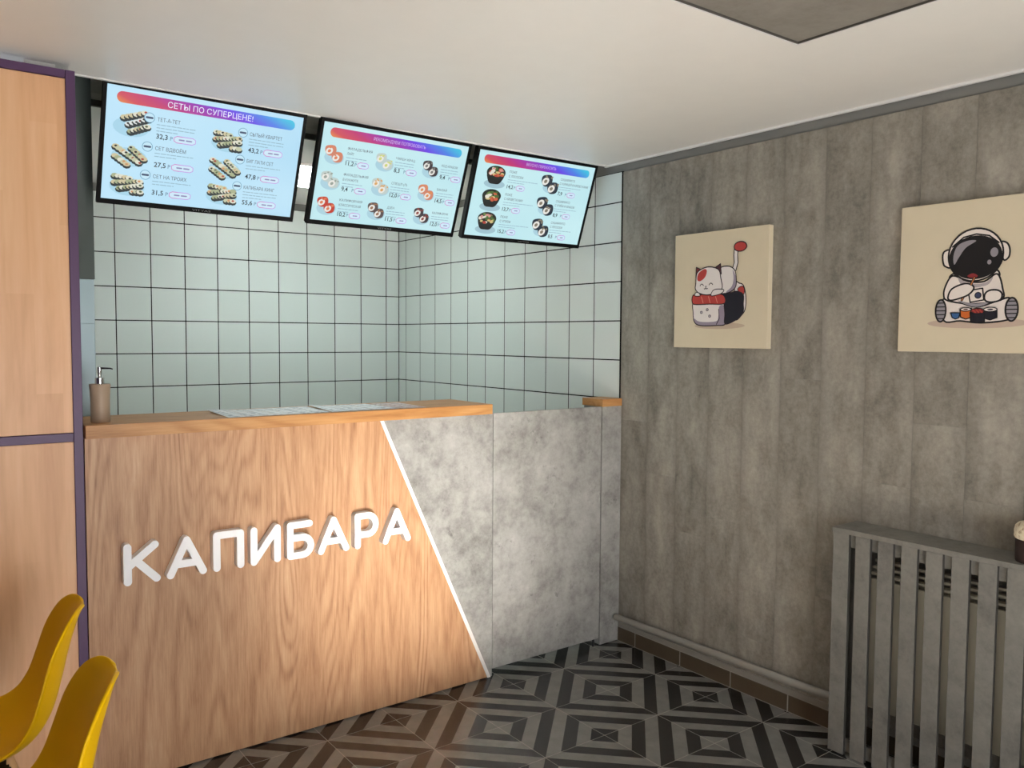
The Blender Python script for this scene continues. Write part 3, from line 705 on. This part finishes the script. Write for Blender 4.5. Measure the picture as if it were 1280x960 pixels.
cols3 = [(0.169, [(['ФИЛАДЕЛЬФИЯ', 'ЛАЙТ'], [0.162, 0.045], '11,2', sal, rgb(220, 130, 90)), (['ФИЛАДЕЛЬФИЯ', 'В КУНЖУТЕ'], [0.162, 0.10], '9,4', grn, rgb(150, 160, 150)), (['КАЛИФОРНИЯ', 'КЛАССИЧЕСКАЯ'], [0.150, 0.145], '10,2', rgb(190, 56, 40), rgb(220, 120, 80))], 0.088, 0.225, 0.155),
         (0.494, [(['ЧИКЕН КРАЦ'], [0.135], '8,3', grn, rgb(204, 210, 120)), (['СПЕШЛ (Л)'], [0.11], '12,0', grn, org), (['ДЗЕН'], [0.05], '11,5', rgb(86, 74, 74), rgb(150, 110, 80))], 0.420, 0.248, 0.132),
         (0.826, [(['КОД КРАБОМ'], [0.12], '9,4', drk, rgb(120, 120, 116)), (['БАНЗАЙ'], [0.075], '14,5', sal, rgb(222, 140, 80)), (['КАЛИФОРНИ'], [0.12], '12,0', drk, rgb(140, 60, 54))], 0.748, 0.250, 0.132)]
for u_, its, pu, v0, pv in cols3:
    for k, (nm, w, pr, cs_, ctp) in enumerate(its):
        item(s, u_, v0+0.268*k, nm, pr, 0.048, 2 if len(nm) > 1 else 3, rnd, w, 0.026, pv, dw=0.13); pair_pic(s, pu, 0.305+0.265*k, cs_, ctp, 31+k+int(100*pu))
e, s = tv((-0.4139, 0.3002, 2.0372), 19.96, -0.48, -0.03, 'screen_cyan', 'tilted menu screen showing poke bowls, beside the grey right wall', 'VITYAS')
banner(s, 'ВКУСНО ПЕРЕКУСИТЬ', 0.390, 0.650, 0.104, 0.034, 'ink_pale')
for k, (nm, w, pr) in enumerate(((['ПОКЕ', 'С ЛОСОСЕМ'], [0.06, 0.12], '14,2'), (['ПОКЕ', 'С КРЕВЕТКАМИ'], [0.06, 0.155], '13,7'), (['ПОКЕ', 'С УГРЕМ'], [0.06, 0.09], '15,2'))):
    item(s, 0.266, 0.199+0.271*k, nm, pr, 0.045, 2, rnd, w, 0.028, 0.180, dw=0.25); bowl_pic(s, 0.158, 0.270+0.274*k, 41+k)
for k, (nm, w, pr) in enumerate(((['СУШИРРИТО', 'С КУРИЦЕЙ И КРЕВЕТКАМИ'], [0.13, 0.262], '7,9'), (['СУШИРРИТО', 'С УГРЁМ И КРАБОМ'], [0.13, 0.18], '8,9'), (['СУШИРРИТО', 'С ЛОСОСЕМ'], [0.13, 0.11], '8,5'))):
    item(s, 0.710, 0.200+0.273*k, nm, pr, 0.045, 2, rnd, w, 0.028, 0.178, dw=0.20); pair_pic(s, 0.624, 0.284+0.273*k, rgb(34, 46, 60), rgb(130, 120, 104), 51+k, 1.35)

# text bodies -> flat meshes
fobs = []
for (par, body, x, z, w, h, mat, y, nm) in texts:
    cu = bpy.data.curves.new(nm, 'FONT'); cu.body = body; cu.size = 0.1; cu.resolution_u = 3; cu.offset = {'ink_dark': 0.0014, 'ink_title': 0.0004}.get(mat, 0.0)
    o = bpy.data.objects.new(nm, cu); C.objects.link(o); fobs.append(o)
bpy.context.view_layer.update(); dg = bpy.context.evaluated_depsgraph_get()
meshes = [bpy.data.meshes.new_from_object(o.evaluated_get(dg)) for o in fobs]
for o in fobs:
    c_ = o.data; bpy.data.objects.remove(o); bpy.data.curves.remove(c_)
for me, (par, body, x, z, w, h, mat, y, nm) in zip(meshes, texts):
    xs = [v.co.x for v in me.vertices]; ys = [v.co.y for v in me.vertices]
    if not xs: continue
    kz = h/0.0729; kx = w/max(1e-6, max(xs)-min(xs)) if w else kz; x0 = min(xs)
    for v in me.vertices: v.co = ((v.co.x-x0)*kx+x, y, v.co.y*kz+z)
    me.materials.clear(); me.name = nm
    link(nm, me, mat, par)

# ------------------------------------------------------------------ kitchen side
lp = thing('ceiling_lamp', (-1.02, 1.335, CH), 'bright square light panel on kitchen ceiling behind the screens', 'lamp', None)
MB().box((-1.322, 1.033, CH-0.012), (-0.718, 1.637, CH-0.0005)).build('frame', 'white_strip', lp)
MB().box((-1.305, 1.05, CH-0.016), (-0.735, 1.62, CH-0.0121)).build('diffuser', 'lamp_white', lp)
cb = thing('glossy_pillar', (-2.42, 0.43, 0), 'narrow glossy grey pillar between the purple frame and white wall tiles', 'pillar', None)
MB().box((-2.4785, 0.4145, 0.0), (-2.3645, 0.47, 2.57)).build('body', 'steel', cb, 0.001)
MB().box((-2.4785, 0.402, 1.7745), (-2.3635, 0.414, 2.57)).build('upper_panel', 'glass_dark_reflection', cb, 0.001)  # darker upper tone carries the dark reflection as colour
MB().box((-2.4785, 0.402, 1.6085), (-2.3665, 0.414, 1.7735)).build('middle_panel', 'steel', cb, 0.001)
MB().box((-2.4785, 0.402, 0.0), (-2.3680, 0.414, 1.6075)).build('lower_panel', 'steel', cb, 0.001)

sd = thing('soap_dispenser', (-2.4155, 0.075, 1.2655), 'beige soap dispenser with chrome pump on left end of worktop', 'dispenser', None)
b = MB().lathe([(0.0295, 1.2656), (0.031, 1.268), (0.0305, 1.30), (0.0305, 1.34), (0.032, 1.375), (0.034, 1.393), (0.0335, 1.397), (0.030, 1.398)], (-2.4155, 0.075)).build('bottle', 'soap_beige', sd, smooth=True)
MB().lathe([(0.0155, 1.3982), (0.0155, 1.4185), (0.0135, 1.4195)], (-2.4155, 0.075), 20).build('collar', 'chrome', sd, smooth=True)
MB().lathe([(0.0045, 1.4196), (0.006, 1.428), (0.008, 1.436), (0.008, 1.4545), (0.005, 1.457)], (-2.4155, 0.075), 16).build('pump', 'chrome', sd, smooth=True)
MB().tube((-2.409, 0.072, 1.4515), (-2.385, 0.057, 1.4510), 0.0034, 0.0026, 10).tube((-2.385, 0.057, 1.4510), (-2.378, 0.053, 1.4485), 0.0026, 0.002, 10).build('spout', 'dark_metal', sd, smooth=True)

# paper menu sheets on the worktop
def sheet(pts, lift, label, tints, seed):
    (ax, ay), (bx, by), (cx, cy_), (dx, dy) = pts; n, mm = 12, 8; ZT = 1.2662
    def at(u_, v_): 
        x = (1-v_)*((1-u_)*ax+u_*bx)+v_*((1-u_)*dx+u_*cx); y = (1-v_)*((1-u_)*ay+u_*by)+v_*((1-u_)*dy+u_*cy_)
        z = ZT + lift(u_, v_); return Vector((x, y, z))
    v = []; f = []
    for k in (0, 1):
        for j in range(mm+1):
            for i in range(n+1):
                q = at(i/n, j/mm); v.append((q.x, q.y, q.z+0.0005*k))
    N = (n+1)*(mm+1)
    for j in range(mm):
        for i in range(n):
            a = j*(n+1)+i; f += [(a, a+n+1, a+n+2, a+1), (N+a, N+a+1, N+a+n+2, N+a+n+1)]
    ring = [i for i in range(n+1)] + [j*(n+1)+n for j in range(1, mm+1)] + [mm*(n+1)+i for i in range(n-1, -1, -1)] + [j*(n+1) for j in range(mm-1, 0, -1)]
    for a, b_ in zip(ring, ring[1:]+ring[:1]): f.append((a, b_, b_+N, a+N))
    me = pydata('menu_sheet', [Vector(q)-Vector((ax, ay, ZT)) for q in v], f, False)
    o = link('menu_sheet', me, tints, None, (ax, ay, ZT)); tag(o, label, 'paper', 'menu sheets on the worktop')
def menu_paper(name, base, inks):
    t = NT(name); v = t.coord((1, 1, 0))
    br = t.node('ShaderNodeTexBrick', inputs={'Vector': v, 'Scale': 1.0, 'Mortar Size': 0.009, 'Brick Width': 0.055, 'Row Height': 0.042, 'Mortar Smooth': 0.1})
    br.offset = 0.0
    vo = t.node('ShaderNodeTexVoronoi', inputs={'Vector': v, 'Scale': 24.0})
    n = t.noise(v, 60, 4, 0.7)
    ink = t.ramp(vo.outputs['Color'], [(0.2, inks[0]), (0.5, inks[1]), (0.8, inks[2])])
    ink = t.mix(t.ramp(n, [(0.42, (0, 0, 0)), (0.55, (1, 1, 1))]), base, ink)
    MAT[name] = t.out(t.mix(br.outputs['Fac'], ink, base), 0.45)
menu_paper('paper_pale', rgb(232, 234, 238), (rgb(150, 164, 176), rgb(120, 130, 146), rgb(206, 196, 190)))
menu_paper('paper_warm', rgb(214, 200, 198), (rgb(176, 100, 92), rgb(146, 84, 88), rgb(120, 100, 112)))
pale, warm = 'paper_pale', 'paper_warm'
sheet([(-2.005, -0.020), (-1.600, -0.008), (-1.580, 0.285), (-1.995, 0.290)], lambda u_, v_: 0.0006+0.006*max(0, 1-u_*4)*v_, 'white printed menu sheet nearest the soap dispenser, corner curling up', pale, 1)
sheet([(-1.595, -0.012), (-1.290, -0.004), (-1.310, 0.272), (-1.575, 0.285)], lambda u_, v_: 0.0010+0.007*max(0, 1-u_*5)*v_, 'white printed menu sheet in the middle of the worktop', pale, 2)
sheet([(-1.275, -0.012), (-1.170, -0.020), (-1.150, 0.265), (-1.295, 0.270)], lambda u_, v_: 0.0004, 'narrow reddish printed menu sheet nearest the bare worktop end', warm, 3)

# ------------------------------------------------------------------ heating pipe, radiator and its slatted cover
pp = thing('heating_pipe', (-0.035, -0.6, 0.13), 'grey painted heating pipe running along foot of the right wall', 'pipe', None)
MB().tube((-0.040, -0.016, 0.134), (-0.040, -1.301, 0.150), 0.0165, n=18).build('pipe', 'pipe_paint', pp, smooth=True)
MB().tube((-0.040, -0.016, 0.134), (-0.040, -0.008, 0.134), 0.0150, 0.006, n=18).build('end_cap', 'pipe_paint', pp, smooth=True)

rc = thing('radiator_cover', (-0.08, -1.85, 0), 'grey slatted radiator cover box standing against the right wall', 'radiator cover', None)
RX, Y0, PS = -0.162, -1.3065, 0.0868
YE = -2.44
ys = [(Y0-0.0635, Y0)] + [(-1.3967-PS*k-0.0565, -1.3967-PS*k) for k in range(11)]
ys.append((YE, YE+0.0635)) if False else None
YE = ys[-1][0]
for a, b_ in ys:
    o = MB().box((RX, a, 0.004), (RX+0.016, b_, 0.8425)).build('slat', 'cover_laminate', rc, 0.0008)
    o.data.materials.append(MAT['dark_slat_edge'])  # slat side faces set darker than the fronts
    for p in o.data.polygons:
        if abs(p.normal.y) > 0.9: p.material_index = 1
MB().box((RX-0.004, YE-0.004, 0.843), (-0.001, Y0+0.004, 0.8615)).build('top_board', 'cover_laminate', rc, 0.001)
MB().box((RX+0.0165, Y0-0.016, 0.002), (-0.012, Y0, 0.8425)).build('side_board', 'cover_laminate', rc, 0.0008)
MB().box((RX+0.0165, YE, 0.002), (-0.012, YE+0.016, 0.8425)).build('side_board', 'cover_laminate', rc, 0.0008)
for z0, z1 in ((0.792, 0.8425), (0.012, 0.062)):
    MB().box((RX+0.0165, YE+0.0165, z0), (RX+0.030, Y0-0.0165, z1)).build('rail', 'cover_laminate', rc, 0.0008)
rd = thing('radiator', (-0.07, -1.9, 0.2), 'cream panel radiator behind the slats of grey cover', 'radiator', None)
RY0, RY1 = -1.432, YE+0.06
MB().box((-0.112, RY1, 0.200), (-0.104, RY0, 0.688)).build('panel', 'radiator_white', rd, 0.003)
m = MB()
y = RY0-0.03
while y > RY1+0.02:
    m.box((-0.106, y-0.016, 0.215), (-0.103, y, 0.672)); y -= 0.042
MB().box((-0.050, RY1, 0.200), (-0.042, RY0, 0.688)).build('panel', 'radiator_white', rd, 0.003)
m = MB()
for k in range(0, 40):
    yy = RY0-0.01-k*0.024
    if yy < RY1+0.01: break
    m.box((-0.102, yy-0.0015, 0.24), (-0.052, yy+0.0015, 0.676))
m.build('convector_fins', 'radiator_white', rd)
for k, z in enumerate((0.700, 0.722, 0.744)):
    MB().box((-0.110+0.012*k, RY1, z), (-0.085+0.012*k, RY0, z+0.010)).build('grille_bar', 'radiator_white', rd, 0.001)
MB().tube((-0.077, RY0+0.001, 0.24), (-0.077, RY0+0.05, 0.24), 0.012).build('inlet', 'radiator_white', rd)

pot = thing('plant_pot', (-0.092, -1.972, 0.8616), 'dark brown woven pot with speckled cream top on radiator cover', 'pot', None, True)
MB().lathe([(0.056, 0.0), (0.058, 0.004), (0.059, 0.03), (0.0595, 0.072), (0.056, 0.074)]).build('pot_body', 'brown_weave', pot, smooth=True)
MB().lathe([(0.060, 0.0745), (0.0635, 0.080), (0.0640, 0.100), (0.0610, 0.114), (0.053, 0.123), (0.036, 0.128), (0.012, 0.130)]).build('cream_top', 'speckled_cream', pot, smooth=True)

# ------------------------------------------------------------------ yellow shell chairs
def catmull(pts, n):
    out = []; N = len(pts)
    for k in range(n+1):
        t_ = k/n*(N-1); i = min(int(t_), N-2); f_ = t_-i
        p0, p1, p2, p3 = pts[max(i-1, 0)], pts[i], pts[i+1], pts[min(i+2, N-1)]
        out.append(tuple(0.5*((2*b)+(-a+c_)*f_+(2*a-5*b+4*c_-d)*f_*f_+(-a+3*b-3*c_+d)*f_**3) for a, b, c_, d in zip(p0, p1, p2, p3)))
    return out
#          forward, up, half width, side curl
prof = [(0.242, 0.402, 0.148, 0.004), (0.216, 0.431, 0.203, 0.006), (0.135, 0.448, 0.222, 0.023), (0.029, 0.445, 0.222, 0.037), (-0.074, 0.449, 0.219, 0.049), (-0.145, 0.479, 0.214, 0.058),
        (-0.188, 0.539, 0.210, 0.059), (-0.211, 0.616, 0.200, 0.055), (-0.231, 0.700, 0.177, 0.049), (-0.251, 0.766, 0.144, 0.035), (-0.263, 0.796, 0.100, 0.020), (-0.275, 0.805, 0.033, 0.009)]
def shell_mesh():
    st = catmull(prof, 40); NU = 20; V = []; Fc = []
    for k, (x, z, hw, cl) in enumerate(st):
        a = st[max(k-1, 0)]; b_ = st[min(k+1, len(st)-1)]
        tx, tz = b_[0]-a[0], b_[1]-a[1]; l = math.hypot(tx, tz); nx, nz = -tz/l, tx/l     # normal towards the sitter
        if nz < 0 and k < 12: nx, nz = -nx, -nz
        if k >= 12 and nx < 0 and nz < 0: nx, nz = -nx, -nz
        nx, nz = tz/l, -tx/l
        for i in range(NU+1):
            u_ = -1+2*i/NU; lift = cl*abs(u_)**2.4
            lip = 0.010*max(0, (abs(u_)-0.80)/0.20)**2
            V.append((x+nx*(lift), u_*hw*(1-0.05*abs(u_)**4)+math.copysign(lip, u_), z+nz*(lift)))
    for k in range(40):
        for i in range(NU): a = k*(NU+1)+i; Fc.append((a, a+1, a+NU+2, a+NU+1))
    return V, Fc
V, Fc = shell_mesh()
def chair(loc, rz, label):
    e = thing('shell_chair', loc, label, 'chair', 'yellow shell chairs', True); e.rotation_euler = (0, 0, rz)
    me = bpy.data.meshes.new('shell'); me.from_pydata(V, [], Fc); me.update()
    for p in me.polygons: p.use_smooth = True
    o = link('shell', me, 'yellow_plastic', e)
    md = o.modifiers.new('thickness', 'SOLIDIFY'); md.thickness = 0.010; md.offset = 0
    md = o.modifiers.new('smooth', 'SUBSURF'); md.levels = 1; md.render_levels = 2
    for sx_, sy_ in ((1, 1), (1, -1), (-1, 1), (-1, -1)):
        MB().tube((0.02+0.085*sx_, 0.095*sy_, 0.395), (0.02+0.20*sx_, 0.215*sy_, 0.0), 0.0175, 0.011, 14).build('leg', 'leg_wood', e, smooth=True)
    m = MB()
    for sy_ in (1, -1):
        m.tube((0.02+0.10*1, 0.112*sy_, 0.34), (0.02-0.17, 0.182*sy_, 0.11), 0.004, n=8).tube((0.02-0.10, 0.112*sy_, 0.34), (0.02+0.17, 0.182*sy_, 0.11), 0.004, n=8)
    for sx_ in (1, -1):
        m.tube((0.02+0.10*sx_, 0.112, 0.34), (0.02+0.17*sx_, -0.182, 0.11), 0.004, n=8).tube((0.02+0.10*sx_, -0.112, 0.34), (0.02+0.17*sx_, 0.182, 0.11), 0.004, n=8)
    m.build('wire_brace', 'dark_metal', e)
    m = MB()
    for sy_ in (1, -1): m.box((-0.085, 0.095*sy_-0.014, 0.396), (0.125, 0.095*sy_+0.014, 0.421))
    m.box((0.09, -0.095, 0.398), (0.118, 0.095, 0.412)); m.box((-0.078, -0.095, 0.398), (-0.05, 0.095, 0.412))
    m.build('seat_mount', 'dark_metal', e)
    return e
chair((-2.8449, -0.4442, 0), 3.0347, 'yellow plastic shell chair beside the wood panel, farther of two')
chair((-2.8725, -1.0185, 0), 3.079, 'yellow plastic shell chair overlapping the counter front, nearer of two')
for o in list(S.objects):
    if '_local' in o: del o['_local']
